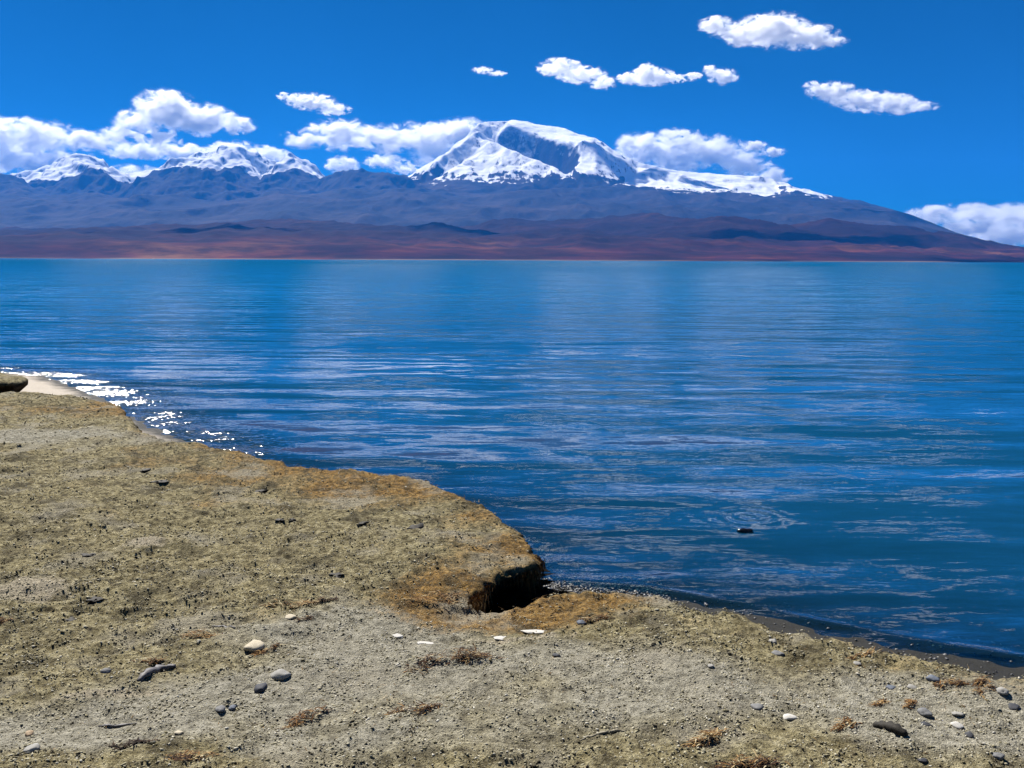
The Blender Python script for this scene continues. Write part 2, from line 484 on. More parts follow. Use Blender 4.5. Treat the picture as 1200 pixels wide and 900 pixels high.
# ================================================================== lake
RIPPLE = on_plane(878, 606, 0.0)
def lake_material():
    m = NT('lake_water')
    geo = m.n('ShaderNodeNewGeometry')
    pos = geo.outputs['Position']; geo_n = geo.outputs['Normal']
    sep = m.n('ShaderNodeSeparateXYZ', {0: pos})
    dist = m.vmath('LENGTH', pos, out=1)
    # swell: long crests roughly across the view, several wavelengths
    def slope(vec, scale, detail, rough, dist_=0.0):
        c = m.noise(vec, scale, detail, rough, dist_, 'Color')
        return m.vmath('SUBTRACT', c, (0.5, 0.5, 0.5))
    crest = m.vmath('MULTIPLY', pos, (0.13, 1.0, 1.0))
    crest2 = m.vmath('MULTIPLY', pos, (0.26, 1.0, 1.0))
    s1 = m.vmath('MULTIPLY', slope(crest, 0.85, 1.5, 0.4, 0.35), (0.15, 0.60, 0.0))
    s2 = m.vmath('MULTIPLY', slope(crest2, 4.2, 2.0, 0.5, 0.3), (0.25, 0.55, 0.0))
    s3 = m.vmath('MULTIPLY', slope(crest2, 22.0, 4.0, 0.68), (0.60, 0.55, 0.0))
    s4 = m.vmath('MULTIPLY', slope(crest2, 85.0, 2.0, 0.6), (1.8, 1.3, 0.0))
    # wind: smoother near the shore, broken up far out, in drifting patches
    patch = m.noise(m.vmath('MULTIPLY', pos, (0.25, 1.0, 1.0)), 0.035, 3, 0.5)
    a3 = m.math('MULTIPLY', m.mapr(dist, 8, 120, 0.45, 0.55), m.mapr(patch, 0.35, 0.65, 0.6, 1.3))
    a3 = m.math('ADD', a3, m.mapr(dist, 40, 400, 0.0, 0.35))
    chop = m.n('ShaderNodeAttribute', attribute_name='chop').outputs['Fac']
    a3 = m.math('ADD', a3, m.math('MULTIPLY', chop, 0.7))
    s = m.vmath('ADD', m.vmath('ADD', s1, m.scale(s2, m.math('ADD', m.mapr(dist, 5, 14, 0.64, 0.70), m.math('MULTIPLY', chop, 0.8)))), m.scale(s3, a3))
    s = m.vmath('ADD', s, m.scale(m.n('ShaderNodeCombineXYZ', {0: 0.03, 1: -0.20, 2: 0.0}).outputs[0], chop))
    # regular low swell running in to the bank, its crests gently curved
    ph = m.math('ADD', m.math('MULTIPLY', sep.outputs[1], 5.2), m.math('MULTIPLY', sep.outputs[0], 0.55))
    ph = m.math('ADD', ph, m.math('MULTIPLY', m.noise(m.vmath('MULTIPLY', pos, (0.4, 1.0, 1.0)), 0.30, 2.0, 0.5), 9.0))
    amp = m.math('MULTIPLY', m.mapr(dist, 30, 110, 0.058, 0.0), m.mapr(m.noise(m.vmath('MULTIPLY', pos, (0.3, 1.0, 1.0)), 0.45, 2.0), 0.35, 0.65, 0.15, 1.1))
    sw = m.n('ShaderNodeCombineXYZ', {0: 0.0, 1: m.math('MULTIPLY', m.math('SINE', ph), amp), 2: 0.0}).outputs[0]
    s = m.vmath('ADD', s, sw)
    s = m.vmath('ADD', s, m.scale(s4, m.mapr(dist, 6, 20, 0.05, 0.10)))
    s5 = m.vmath('MULTIPLY', slope(m.vmath('MULTIPLY', pos, (0.7, 1.0, 1.0)), 24.0, 2.0, 0.6), (1.5, 1.9, 0.0))
    s = m.vmath('ADD', s, m.scale(s5, chop))
    # rings spreading round the rock that breaks the surface
    rel = m.vmath('SUBTRACT', pos, tuple(RIPPLE))
    rr = m.vmath('LENGTH', rel, out=1)
    ring = m.math('MULTIPLY', m.math('SINE', m.math('ADD', m.math('MULTIPLY', rr, 44.0), m.math('MULTIPLY', m.noise(pos, 5.0, 2), 5.0))), m.mapr(rr, 0.08, 0.75, 0.075, 0.0, True))
    ring = m.math('MULTIPLY', ring, m.mapr(m.noise(pos, 4.0, 2), 0.38, 0.6, 0.1, 1.2))
    s = m.vmath('ADD', m.scale(s, m.mapr(rr, 0.2, 0.9, 0.45, 1.0, True)), m.scale(m.vmath('NORMALIZE', rel), ring))
    far = m.mapr(dist, 6, 34, 0.0, 1.0)
    sx = m.n('ShaderNodeSeparateXYZ', {0: s})
    sy = m.n('ShaderNodeMix', {0: far, 2: sx.outputs[1], 3: m.math('SUBTRACT', m.math('MULTIPLY', m.math('ABSOLUTE', sx.outputs[1]), -1.1), m.math('ADD', m.mapr(dist, 12, 100, 0.030, 0.070), m.mapr(dist, 100, 500, 0.0, 0.09)))}, data_type='FLOAT').outputs[0]
    s = m.n('ShaderNodeCombineXYZ', {0: sx.outputs[0], 1: sy, 2: 0.0}).outputs[0]
    nrm = m.vmath('NORMALIZE', m.vmath('ADD', s, geo_n))
    depth = m.n('ShaderNodeAttribute', attribute_name='depth').outputs['Fac']
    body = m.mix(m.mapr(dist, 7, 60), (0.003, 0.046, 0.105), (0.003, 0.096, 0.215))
    rgh = m.math('ADD', m.math('MULTIPLY', chop, 0.10), m.mapr(dist, 60, 1500, 0.03, 0.10))
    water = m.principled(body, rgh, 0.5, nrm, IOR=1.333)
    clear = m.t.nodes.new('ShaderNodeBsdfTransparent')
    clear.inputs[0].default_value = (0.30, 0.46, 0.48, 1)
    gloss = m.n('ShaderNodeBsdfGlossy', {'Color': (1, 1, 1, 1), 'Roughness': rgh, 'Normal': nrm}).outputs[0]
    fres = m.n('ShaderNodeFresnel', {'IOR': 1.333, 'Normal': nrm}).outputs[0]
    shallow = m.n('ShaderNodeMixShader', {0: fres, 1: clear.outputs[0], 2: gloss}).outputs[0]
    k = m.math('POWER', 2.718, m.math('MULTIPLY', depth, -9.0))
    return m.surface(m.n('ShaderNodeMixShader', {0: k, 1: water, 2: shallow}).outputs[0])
mat_lake = lake_material()

# ================================================================== near shore
TOP = 0.45                                        # turf bank above the lake (z = 0)
edge_px = [(-900, 500), (-300, 466), (0, 461), (40, 460), (90, 464), (128, 471), (146, 480), (150, 490), (160, 499), (172, 508), (196, 516), (240, 521), (300, 534),
           (360, 547), (430, 552), (470, 557), (505, 567), (545, 584), (575, 597), (598, 612), (614, 632), (627, 650), (631, 657), (620, 664),
           (597, 668), (572, 674), (564, 685), (558, 696), (559, 704), (572, 706), (605, 704), (642, 699), (678, 694), (725, 693), (800, 703),
           (812, 710), (850, 717), (900, 729), (960, 744), (1000, 753), (1060, 765), (1120, 778), (1165, 790), (1200, 797), (1300, 830), (1500, 930), (1800, 1100)]
edge = [tuple(on_plane(a, b, TOP))[:2] for a, b in edge_px]
land_main = edge + [(9.0, -60.0), (-160.0, -60.0), (-160.0, edge[0][1])]
block_px = [(-900, 450), (-200, 449), (0, 447.5), (16, 447), (27, 445), (31, 442), (24, 439.5), (0, 438.5), (-200, 436), (-900, 433)]
land_block = [tuple(on_plane(a, b, 0.52))[:2] for a, b in block_px]
water_px = [(-900, 418), (-150, 428), (0, 436), (50, 441), (84, 452), (118, 466), (148, 484), (176, 500), (206, 511), (250, 531), (300, 550), (360, 562), (430, 570), (500, 586),
            (560, 616), (600, 652), (626, 672), (660, 684), (700, 691), (750, 697), (800, 705), (870, 718), (940, 733), (1000, 746), (1100, 768), (1200, 785), (1300, 812), (1500, 870), (1800, 980)]
wl = [tuple(on_plane(a, b, 0.0))[:2] for a, b in water_px]
water_land = wl + [(12.0, -60.0), (-160.0, -60.0), (-160.0, wl[0][1])]

def poly_sd(x, y, poly):
    """signed distance to a closed polygon, positive inside"""
    x = x.ravel(); y = y.ravel()
    d2 = np.full(x.shape, 1e18); inside = np.zeros(x.shape, bool)
    n = len(poly)
    for i in range(n):
        ax, ay = poly[i]; bx_, by_ = poly[(i + 1) % n]
        dx, dy = bx_ - ax, by_ - ay
        t = np.clip(((x - ax) * dx + (y - ay) * dy) / (dx * dx + dy * dy + 1e-12), 0, 1)
        d2 = np.minimum(d2, (x - ax - t * dx) ** 2 + (y - ay - t * dy) ** 2)
        if ay != by_:
            c = ((ay > y) != (by_ > y)) & (x < (bx_ - ax) * (y - ay) / (by_ - ay) + ax)
            inside ^= c
    d = np.sqrt(d2)
    return np.where(inside, d, -d)

def edge_wobble(x, y):
    return 0.035 * fbm(x * 2.3, y * 2.3, 3) + 0.030 * fbm(x * 8, y * 8, 3) + 0.010 * fbm(x * 27, y * 27, 2)

def bump_at(x, y, px, py, rx, ry, amp, ang=0.0):
    p = on_plane(px, py, TOP)
    ca, sa = math.cos(ang), math.sin(ang)
    u = ((x - p.x) * ca + (y - p.y) * sa) / rx
    v = (-(x - p.x) * sa + (y - p.y) * ca) / ry
    return amp * np.exp(-(u * u + v * v))

def gravel_zone(x, y):
    """grey gravelly hollows in the turf, 0..1"""
    g = (bump_at(x, y, 430, 735, 0.75, 0.30, 1.0, 0.25) + bump_at(x, y, 380, 790, 0.80, 0.22, 1.0, 0.3) + bump_at(x, y, 110, 845, 0.75, 0.16, 1.1, 0.25)
         + bump_at(x, y, 40, 512, 1.6, 0.45, 0.9) + bump_at(x, y, 1130, 850, 0.5, 0.35, 0.9) + bump_at(x, y, 820, 790, 1.0, 0.3, 0.8, -0.2) + bump_at(x, y, 560, 850, 0.9, 0.25, 0.6, 0.2) + bump_at(x, y, 240, 860, 0.5, 0.2, 0.5))
    return np.clip(g * 1.1 + 0.35 * fbm(x * 1.3, y * 1.3, 4), 0, 1)

def fibre_zone(x, y, d):
    """rust coloured fibrous turf: along the bank edge and round the undercut"""
    f = bump_at(x, y, 530, 698, 0.34, 0.24, 1.4) + bump_at(x, y, 590, 648, 0.5, 0.35, 0.55) + bump_at(x, y, 450, 575, 1.4, 0.8, 0.55) + bump_at(x, y, 260, 545, 1.6, 0.9, 0.35)
    f = f + bump_at(x, y, 660, 705, 0.55, 0.16, 0.75, 0.1) + bump_at(x, y, 80, 480, 2.0, 0.6, 0.5) + bump_at(x, y, 640, 725, 0.6, 0.12, 0.35)
    f = f + 0.35 * np.exp(-np.maximum(d, 0) / 0.5)
    return np.clip(f + 0.30 * fbm(x * 2.1 + 4, y * 2.1, 4), 0, 1)

def top_height(x, y, fine=True):
    z = TOP + 0.020 * fbm(x * 0.9, y * 0.9, 3) + 0.018 * fbm(x * 3.1 + 7, y * 3.1, 3) + 0.011 * (ridged(x * 5.3, y * 6.1, 3) - 0.8)
    z = z + bump_at(x, y, 190, 640, 0.20, 0.11, 0.045) + bump_at(x, y, 60, 694, 0.34, 0.15, 0.055, 0.1)
    z = z + bump_at(x, y, 487, 613, 0.12, 0.08, 0.03) + bump_at(x, y, 560, 640, 0.6, 0.4, 0.03)
    z = z - bump_at(x, y, 540, 714, 0.16, 0.13, 0.05) - bump_at(x, y, 630, 722, 0.24, 0.22, 0.06) - bump_at(x, y, 420, 745, 0.7, 0.25, 0.025, 0.25) - bump_at(x, y, 130, 850, 0.7, 0.15, 0.02, 0.25)
    # small eroded steps facing the camera below the two hummocks
    for px, py, w, a in ((60, 716, 0.40, 0.018), (200, 655, 0.22, 0.014), (30, 655, 0.3, 0.012), (520, 775, 0.3, 0.012)):
        p = on_plane(px, py, TOP)
        yy = y - p.y + 0.05 * pnoise(x * 6 + px, x * 0 + py)
        z = z + a * sstep(-0.006, 0.012, yy) * np.exp(-((x - p.x) / w) ** 2) * np.exp(-np.maximum(yy, 0) / 0.10)
    if fine:
        g = gravel_zone(x, y)
        z = z + (1 - 0.75 * g) * (0.0085 * ridged(x * 11, y * 13, 3) - 0.005 + 0.0065 * fbm(x * 27, y * 30, 2))
    return z

xs = axis([(-40, -11, 0.5), (-11, -3.6, 0.035), (-3.6, 3.3, 0.0145), (3.3, 6.5, 0.06), (6.5, 12, 0.4)])
ys = axis([(-6, 2.4, 0.12), (2.4, 7.0, 0.0145), (7.0, 12.5, 0.028), (12.5, 22, 0.06)])
X, Y = np.meshgrid(xs, ys)
shp = X.shape
wob = edge_wobble(X, Y)
dm = poly_sd(X, Y, land_main).reshape(shp) + wob * sstep(0.0, 1.0, Y - 1.0)
db = poly_sd(X, Y, land_block).reshape(shp) + wob
d = np.maximum(dm, db)
dw = poly_sd(X, Y, water_land).reshape(shp) + 0.05 * fbm(X * 0.9, Y * 0.9, 3)
def beach_height(dw):
    return np.where(dw > 0, np.minimum(0.075 * dw, 0.05 + 0.03 * dw), 0.10 * dw)
zb = beach_height(dw) + 0.006 * fbm(X * 4, Y * 4, 3)
zt = top_height(X, Y) + np.where(db > dm, 0.07, 0.0)
zt = zt - 0.020 * np.exp(-np.maximum(d, 0) / 0.035)               # rounded lip
W = 0.30
s = np.clip(-d / W, 0, 1)
S_ = [0.0, 0.10, 0.22, 0.36, 0.52, 0.66, 0.78, 1.0]
O_ = [0.0, 0.020, 0.010, -0.07, -0.15, -0.19, -0.17, W]
Z_ = [1.0, 0.94, 0.82, 0.70, 0.52, 0.20, 0.02, 0.0]
deep = 1 + 1.1 * bump_at(X, Y, 622, 660, 0.34, 0.34, 1.0)
off = np.interp(s, S_, O_)
off = np.where(off < 0, off * deep, off) + 0.012 * fbm(X * 14, Y * 14, 2) * (s > 0) * (s < 0.95)
fz = np.interp(s, S_, Z_)
zlow = np.minimum(zb, zt - 0.05)
Z = np.where(d >= 0, zt, np.where(d < -W, zb, zt * fz + zlow * (1 - fz)))
gy, gx = np.gradient(d, ys, xs)
gl_ = np.hypot(gx, gy) + 1e-6
mv = np.where((d < 0) & (d > -W), (-off - d), 0.0)                # distance to move inland along the gradient
PX = X + gx / gl_ * mv
PY = Y + gy / gl_ * mv
V = np.stack([PX, PY, Z], -1).reshape(-1, 3)
F = grid_faces(len(ys), len(xs))
zf = Z.ravel()[F]; df = d.ravel()[F].mean(1)
keep = zf.max(1) > -0.40
F = F[keep]; df = df[keep]

def turf_material():
    m = NT('dry_turf_soil')
    pos = m.n('ShaderNodeNewGeometry').outputs['Position']
    fib = m.n('ShaderNodeAttribute', attribute_name='fibre').outputs['Fac']
    gra = m.n('ShaderNodeAttribute', attribute_name='gravel').outputs['Fac']
    und = m.n('ShaderNodeAttribute', attribute_name='under').outputs['Fac']
    n1 = m.noise(pos, 2.2, 5, 0.6)
    n2 = m.noise(pos, 26, 4, 0.65)
    n3 = m.noise(pos, 120, 3, 0.7)
    n4 = m.noise(pos, 330, 2, 0.6)
    olive = m.ramp(n2, [(0.28, (0.040, 0.030, 0.015)), (0.42, (0.19, 0.157, 0.078)), (0.54, (0.355, 0.305, 0.165)), (0.70, (0.56, 0.495, 0.31))])
    grey = m.ramp(n2, [(0.28, (0.15, 0.135, 0.10)), (0.48, (0.37, 0.345, 0.265)), (0.70, (0.57, 0.535, 0.43))])
    rust = m.ramp(n2, [(0.28, (0.045, 0.024, 0.008)), (0.46, (0.20, 0.115, 0.032)), (0.58, (0.38, 0.225, 0.065)), (0.72, (0.52, 0.36, 0.15))])
    gm = m.math('MULTIPLY', gra, m.mapr(n1, 0.3, 0.55, 0.55, 1.0), clamp=True)
    c = m.mix(m.mapr(gm, 0.25, 0.75), olive, grey)
    c = m.mix(m.mapr(m.math('ADD', fib, m.math('MULTIPLY', m.math('SUBTRACT', n2, 0.5), 1.0)), 0.35, 0.85), c, rust)
    crust = m.mapr(m.noise(pos, 5.5, 5, 0.62), 0.50, 0.36, 0, 0.75)
    c = m.mix(m.math('MULTIPLY', crust, m.mapr(gra, 0.3, 0.8, 1.0, 0.25)), c, (0.050, 0.040, 0.020))
    pale = m.mapr(n1, 0.53, 0.66, 0, 0.7)
    c = m.mix(pale, c, (0.40, 0.365, 0.28))
    sunlit = m.n('ShaderNodeAttribute', attribute_name='sunlit').outputs['Fac']  # lit look of the hummocks, painted into the turf colour
    c = m.mix(m.mapr(m.math('ADD', sunlit, m.math('MULTIPLY', m.math('SUBTRACT', n2, 0.5), 1.3)), 0.35, 0.75), c, (0.46, 0.40, 0.29))
    # dark specks of peat and pale specks of grit
    c = m.mix(m.mapr(n3, 0.46, 0.34, 0, 0.9), c, (0.018, 0.015, 0.010))
    c = m.mix(m.mapr(n4, 0.58, 0.68, 0, 0.75), c, (0.42, 0.40, 0.33))
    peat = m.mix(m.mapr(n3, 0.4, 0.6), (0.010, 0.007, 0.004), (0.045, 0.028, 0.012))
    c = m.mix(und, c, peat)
    h = m.math('ADD', m.math('MULTIPLY', n3, 1.0), m.math('ADD', m.math('MULTIPLY', n4, 0.4), m.math('MULTIPLY', n2, 1.5)))
    return m.surface(m.principled(c, 0.95, 0.1, m.bump(h, 1.0, 0.022)))

def beach_material():
    m = NT('lake_shore_sand')
    pos = m.n('ShaderNodeNewGeometry').outputs['Position']
    z = m.n('ShaderNodeSeparateXYZ', {0: pos}).outputs[2]
    pale = m.n('ShaderNodeAttribute', attribute_name='pale').outputs['Fac']
    n2 = m.noise(pos, 30, 4, 0.65)
    n3 = m.noise(pos, 150, 3, 0.6)
    dark = m.ramp(n3, [(0.3, (0.018, 0.018, 0.017)), (0.5, (0.05, 0.048, 0.044)), (0.7, (0.12, 0.115, 0.105))])
    sand = m.mix(n2, (0.34, 0.295, 0.245), (0.50, 0.45, 0.38))
    c = m.mix(pale, dark, sand)
    wet = m.mapr(m.math('ADD', z, m.math('MULTIPLY', n2, 0.01)), m.mapr(pale, 0, 1, 0.16, 0.03), m.mapr(pale, 0, 1, 0.10, 0.012), 0, 1)
    c = m.mix(wet, c, m.mix(n2, (0.010, 0.010, 0.009), (0.030, 0.029, 0.024)))
    rough = m.mapr(wet, 0, 1, 0.95, 0.75)
    return m.surface(m.principled(c, rough, 0.15, m.bump(m.math('ADD', n3, n2), 0.7, 0.008)))

mat_turf = turf_material(); mat_beach = beach_material()
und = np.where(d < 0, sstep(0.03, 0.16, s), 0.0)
sunlit = bump_at(X, Y, 170, 642, 0.14, 0.10, 1.0) + bump_at(X, Y, 35, 700, 0.24, 0.16, 1.0, 0.1) + bump_at(X, Y, 600, 742, 0.35, 0.03, 0.8, 0.1) + bump_at(X, Y, 130, 812, 0.3, 0.04, 0.8, 0.2)  # pale cream of the lit hummocks painted in, plus two pale strips
fib = fibre_zone(X, Y, np.maximum(d, 0)); gra = gravel_zone(X, Y)
pale = sstep(8.5, 10.5, Y) * sstep(1.0, -1.0, X)
is_block = (db > dm).ravel()
turf_f = df > -W * 0.80
blk_f = turf_f & is_block[F[:, 0]]
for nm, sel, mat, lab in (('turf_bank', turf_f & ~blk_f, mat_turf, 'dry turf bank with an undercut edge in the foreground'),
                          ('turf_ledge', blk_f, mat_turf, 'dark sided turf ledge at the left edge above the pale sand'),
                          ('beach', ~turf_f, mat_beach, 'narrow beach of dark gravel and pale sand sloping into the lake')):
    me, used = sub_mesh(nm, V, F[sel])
    for an, arr in (('fibre', fib), ('gravel', gra), ('under', und), ('pale', pale), ('sunlit', sunlit)):
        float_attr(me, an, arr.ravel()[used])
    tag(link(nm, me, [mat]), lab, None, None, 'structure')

# ---- the lake sheet, finer near the shore
xs = axis([(-60000, -6000, 6000), (-6000, -600, 600), (-600, -60, 60), (-60, -13, 2.0), (-13, -1.0, 0.10), (-1.0, 5.0, 0.035), (5.0, 13, 0.2), (13, 60, 2.0), (60, 600, 60), (600, 6000, 600), (6000, 60000, 6000)])
ys = axis([(1.0, 3.0, 0.2), (3.0, 8.0, 0.03), (8.0, 22, 0.10), (22, 60, 1.0), (60, 600, 20), (600, 7000, 200)])
X, Y = np.meshgrid(xs, ys)
dwl = poly_sd(X, Y, water_land).reshape(X.shape) + 0.05 * fbm(X * 0.9, Y * 0.9, 3)
depth = np.clip(-beach_height(dwl), 0.0, 5.0)
near = sstep(40, 15, np.hypot(X, Y))
lap = 0.011 * np.clip(0.7 + fbm(X * 1.3 + 5, Y * 1.3, 2), 0.1, 1.3) * np.exp(-((dwl + 0.15 + 0.03 * fbm(X * 1.1, Y * 1.1, 2)) / 0.05) ** 2) * near
Zw = lap + near * 0.004 * fbm(X * 0.7, Y * 1.8, 3)
gp = on_plane(150, 487, 0.0)
chop = np.exp(-((dwl + 0.25) / 0.55) ** 2) * np.clip(0.85 + 0.8 * fbm(X * 0.9, Y * 1.5, 3), 0, 1) * sstep(8.3, 10.0, Y) * sstep(-1.6, -3.0, X)
V = np.stack([X, Y, Zw], -1).reshape(-1, 3)
F = grid_faces(len(ys), len(xs))
ok = (dwl.ravel()[F].min(1) < 0.35)
me, used = sub_mesh('lake', V, F[ok])
float_attr(me, 'depth', depth.ravel()[used]); float_attr(me, 'chop', chop.ravel()[used])
tag(link('lake', me, [mat_lake]), 'wide rippled deep blue lake', None, None, 'structure')

# ================================================================== loose stuff on the ground
def in_view(x, y, margin=60):
    """which ground points fall near the photograph's frame"""
    q = np.stack([x, y, np.full_like(x, TOP)], -1) - np.array(CAM)
    dcam = q @ np.array(R_CAM)
    px = 600 + FPX * dcam[:, 0] / -dcam[:, 2]; py = 450 - FPX * dcam[:, 1] / -dcam[:, 2]
    return (dcam[:, 2] < 0) & (px > -margin) & (px < 1200 + margin) & (py < 900 + margin)

def land_d(x, y):
    return poly_sd(x, y, land_main) + edge_wobble(x, y)

def rot_mats(n, tilt=1.0):
    a = rng.uniform(0, 2 * np.pi, n); b = rng.normal(0, 0.5 * tilt, n); c = rng.normal(0, 0.5 * tilt, n)
    ca, sa, cb, sb, cc, sc = np.cos(a), np.sin(a), np.cos(b), np.sin(b), np.cos(c), np.sin(c)
    Rz = np.zeros((n, 3, 3)); Rz[:, 0, 0] = ca; Rz[:, 0, 1] = -sa; Rz[:, 1, 0] = sa; Rz[:, 1, 1] = ca; Rz[:, 2, 2] = 1
    Rx = np.zeros((n, 3, 3)); Rx[:, 0, 0] = 1; Rx[:, 1, 1] = cb; Rx[:, 1, 2] = -sb; Rx[:, 2, 1] = sb; Rx[:, 2, 2] = cb
    Ry = np.zeros((n, 3, 3)); Ry[:, 1, 1] = 1; Ry[:, 0, 0] = cc; Ry[:, 0, 2] = sc; Ry[:, 2, 0] = -sc; Ry[:, 2, 2] = cc
    return Rz @ Rx @ Ry

OCT_V = np.array([[1, 0, 0], [0, 1, 0], [-1, 0, 0], [0, -1, 0], [0, 0, 1], [0, 0, -1]], float)
OCT_F = np.array([[0, 1, 4], [1, 2, 4], [2, 3, 4], [3, 0, 4], [1, 0, 5], [2, 1, 5], [3, 2, 5], [0, 3, 5]])
def scatter_lumps(name, P, size, flat, tone, mat, label, cat, smooth=False, stretch=0.45):
    n = len(P)
    V = OCT_V[None] * (1 + rng.normal(0, 0.22, (n, 6, 1)))
    V = V * np.stack([size * (1 + stretch * rng.random(n)), size * (0.55 + 0.5 * rng.random(n)), size * flat * (0.7 + 0.6 * rng.random(n))], -1)[:, None, :]
    V = np.einsum('nij,nkj->nki', rot_mats(n, 0.6), V) + P[:, None, :]
    Fc = (OCT_F[None] + (np.arange(n) * 6)[:, None, None]).reshape(-1, 3)
    me = mesh_np(name, V.reshape(-1, 3), Fc)
    float_attr(me, 'tone', np.repeat(tone, 6))
    return tag(link(name, me, [mat], smooth=smooth), label, cat, None, 'stuff')

def tone_material(name, stops, rough=0.9, spec=0.2):
    m = NT(name)
    t = m.n('ShaderNodeAttribute', attribute_name='tone').outputs['Fac']
    pos = m.n('ShaderNodeNewGeometry').outputs['Position']
    n = m.noise(pos, 300, 3, 0.6)
    c = m.ramp(m.math('ADD', t, m.math('MULTIPLY', m.math('SUBTRACT', n, 0.5), 0.25)), stops)
    return m.surface(m.principled(c, rough, spec, m.bump(n, 0.4, 0.003)))
mat_crumb = tone_material('soil_crumb', [(0.0, (0.035, 0.029, 0.020)), (0.22, (0.10, 0.085, 0.05)), (0.45, (0.29, 0.26, 0.155)), (0.78, (0.42, 0.385, 0.28)), (0.98, (0.56, 0.53, 0.45))])
mat_gravel = tone_material('shore_gravel', [(0.0, (0.02, 0.02, 0.022)), (0.4, (0.07, 0.07, 0.072)), (0.7, (0.17, 0.165, 0.155)), (1.0, (0.42, 0.41, 0.38))], 0.45, 0.5)
mat_straw = tone_material('dry_grass_blade', [(0.0, (0.035, 0.018, 0.008)), (0.35, (0.15, 0.075, 0.022)), (0.6, (0.27, 0.16, 0.055)), (0.85, (0.36, 0.27, 0.13)), (1.0, (0.45, 0.38, 0.24))])
mat_weed = tone_material('dry_weed_blade', [(0.0, (0.014, 0.008, 0.006)), (0.35, (0.060, 0.028, 0.012)), (0.6, (0.20, 0.10, 0.03)), (0.85, (0.36, 0.24, 0.10)), (1.0, (0.50, 0.43, 0.27))])

def spots(n, x0, x1, y0, y1, margin=40):
    x = rng.uniform(x0, x1, n); y = rng.uniform(y0, y1, n)
    k = in_view(x, y, margin); x, y = x[k], y[k]
    dd = land_d(x, y); k = dd > 0.012
    return x[k], y[k], dd[k]

Ps, Sz, Tn = [], [], []
for n, box, lo, hi in ((150000, (-3.3, 3.3, 2.4, 5.2), 0.0026, 0.0075), (42000, (-4.6, 2.2, 5.2, 8.2), 0.004, 0.009), (20000, (-8.0, 0.5, 8.2, 13.0), 0.007, 0.014), (5000, (-3.3, 3.3, 2.4, 6.0), 0.006, 0.0105)):
    x, y, dd = spots(n, *box)
    clump = 0.5 + 0.9 * fbm(x * 5 + 2, y * 5, 3)
    k = rng.random(len(x)) < np.clip(clump, 0.15, 1) * (1 - 0.8 * fibre_zone(x, y, dd)); x, y = x[k], y[k]
    sz = lo + (hi - lo) * rng.random(len(x)) ** 2.2
    g = gravel_zone(x, y)
    sz = sz * (1 - 0.12 * g)
    z = top_height(x, y) + sz * 0.15
    Ps.append(np.stack([x, y, z], -1)); Sz.append(sz); Tn.append(np.clip(rng.beta(1.05, 1.15, len(x)) * 0.98 + 0.12 * (g - 0.4), 0, 1))
scatter_lumps('soil_crumbs', np.concatenate(Ps), np.concatenate(Sz), 0.55, np.concatenate(Tn), mat_crumb, 'loose soil crumbs and grit strewn over the turf', 'soil')

# gravel on the little beach inside the cove and along the water
x = rng.uniform(-1.2, 4.6, 60000); y = rng.uniform(3.6, 7.4, 60000)
dd = land_d(x, y); dq = poly_sd(x, y, water_land)
k = (dd < -0.02) & (dq > -0.45) & (dq < 1.6) & (rng.random(len(x)) < np.where(x < 1.0, 1.0, 0.06))
x, y, dq = x[k][:11000], y[k][:11000], dq[k][:11000]
sz = 0.006 + 0.010 * rng.random(len(x)) ** 2
scatter_lumps('beach_gravel', np.stack([x, y, beach_height(dq + 0.05 * fbm(x * 0.9, y * 0.9, 3)) + sz * 0.25], -1), sz, 0.6, np.clip(rng.beta(1.6, 2.2, len(x)), 0, 1), mat_gravel,
              'dark wet gravel on the beach below the undercut bank', 'gravel', smooth=True)

def blades(P, length, width, az, lift, droop, tone, segs=2):
    """bent strips: (n*(segs+1)*2) vertices"""
    n = len(P)
    dirx, diry = np.cos(az), np.sin(az)
    V = np.zeros((n, segs + 1, 2, 3))
    for i in range(segs + 1):
        t = i / segs
        r = length * t
        h = lift * length * t - droop * length * t * t
        w = width * (1 - 0.8 * t) * 0.5
        bend = 0.25 * length * t * t * np.sin(az * 7 + length * 900)
        cx = P[:, 0] + dirx * r - diry * bend; cy2 = P[:, 1] + diry * r + dirx * bend; cz = P[:, 2] + h
        V[:, i, 0] = np.stack([cx - diry * w, cy2 + dirx * w, cz], -1)
        V[:, i, 1] = np.stack([cx + diry * w, cy2 - dirx * w, cz + 0.15 * w], -1)
    V = V.reshape(n, -1, 3)
    base = np.arange(n)[:, None, None] * (2 * (segs + 1))
    f = np.array([[2 * i, 2 * i + 1, 2 * i + 3, 2 * i + 2] for i in range(segs)])[None]
    return V.reshape(-1, 3), (base + f).reshape(-1, 4), np.repeat(tone, 2 * (segs + 1))

x, y, dd = spots(150000, -8.0, 3.4, 2.5, 13.0)
f = fibre_zone(x, y, dd)
k = rng.random(len(x)) < np.clip(f * f * 1.0 + 0.035, 0, 1) * np.clip(14.0 / (x * x + y * y), 0.1, 1)
x, y, f = x[k][:34000], y[k][:34000], f[k][:34000]
n = len(x)
ln = rng.uniform(0.010, 0.036, n) * (0.7 + 0.6 * f); far_ = np.clip(np.hypot(x, y) / 4.5, 1, 2.5)
v_, f_, t_ = blades(np.stack([x, y, top_height(x, y) + 0.001], -1), ln * far_ ** 0.5, 0.0022 * far_ * rng.uniform(0.6, 1.4, n), rng.uniform(0, 6.283, n), rng.uniform(0.05, 0.75, n), rng.uniform(0, 0.5, n),
                    np.clip(rng.beta(2, 1.8, n), 0, 1))
me = mesh_np('dry_grass', v_, f_); float_attr(me, 'tone', t_)
tag(link('dry_grass', me, [mat_straw], smooth=False), 'short rust and straw coloured dry grass matted over the bank', 'grass', None, 'stuff')

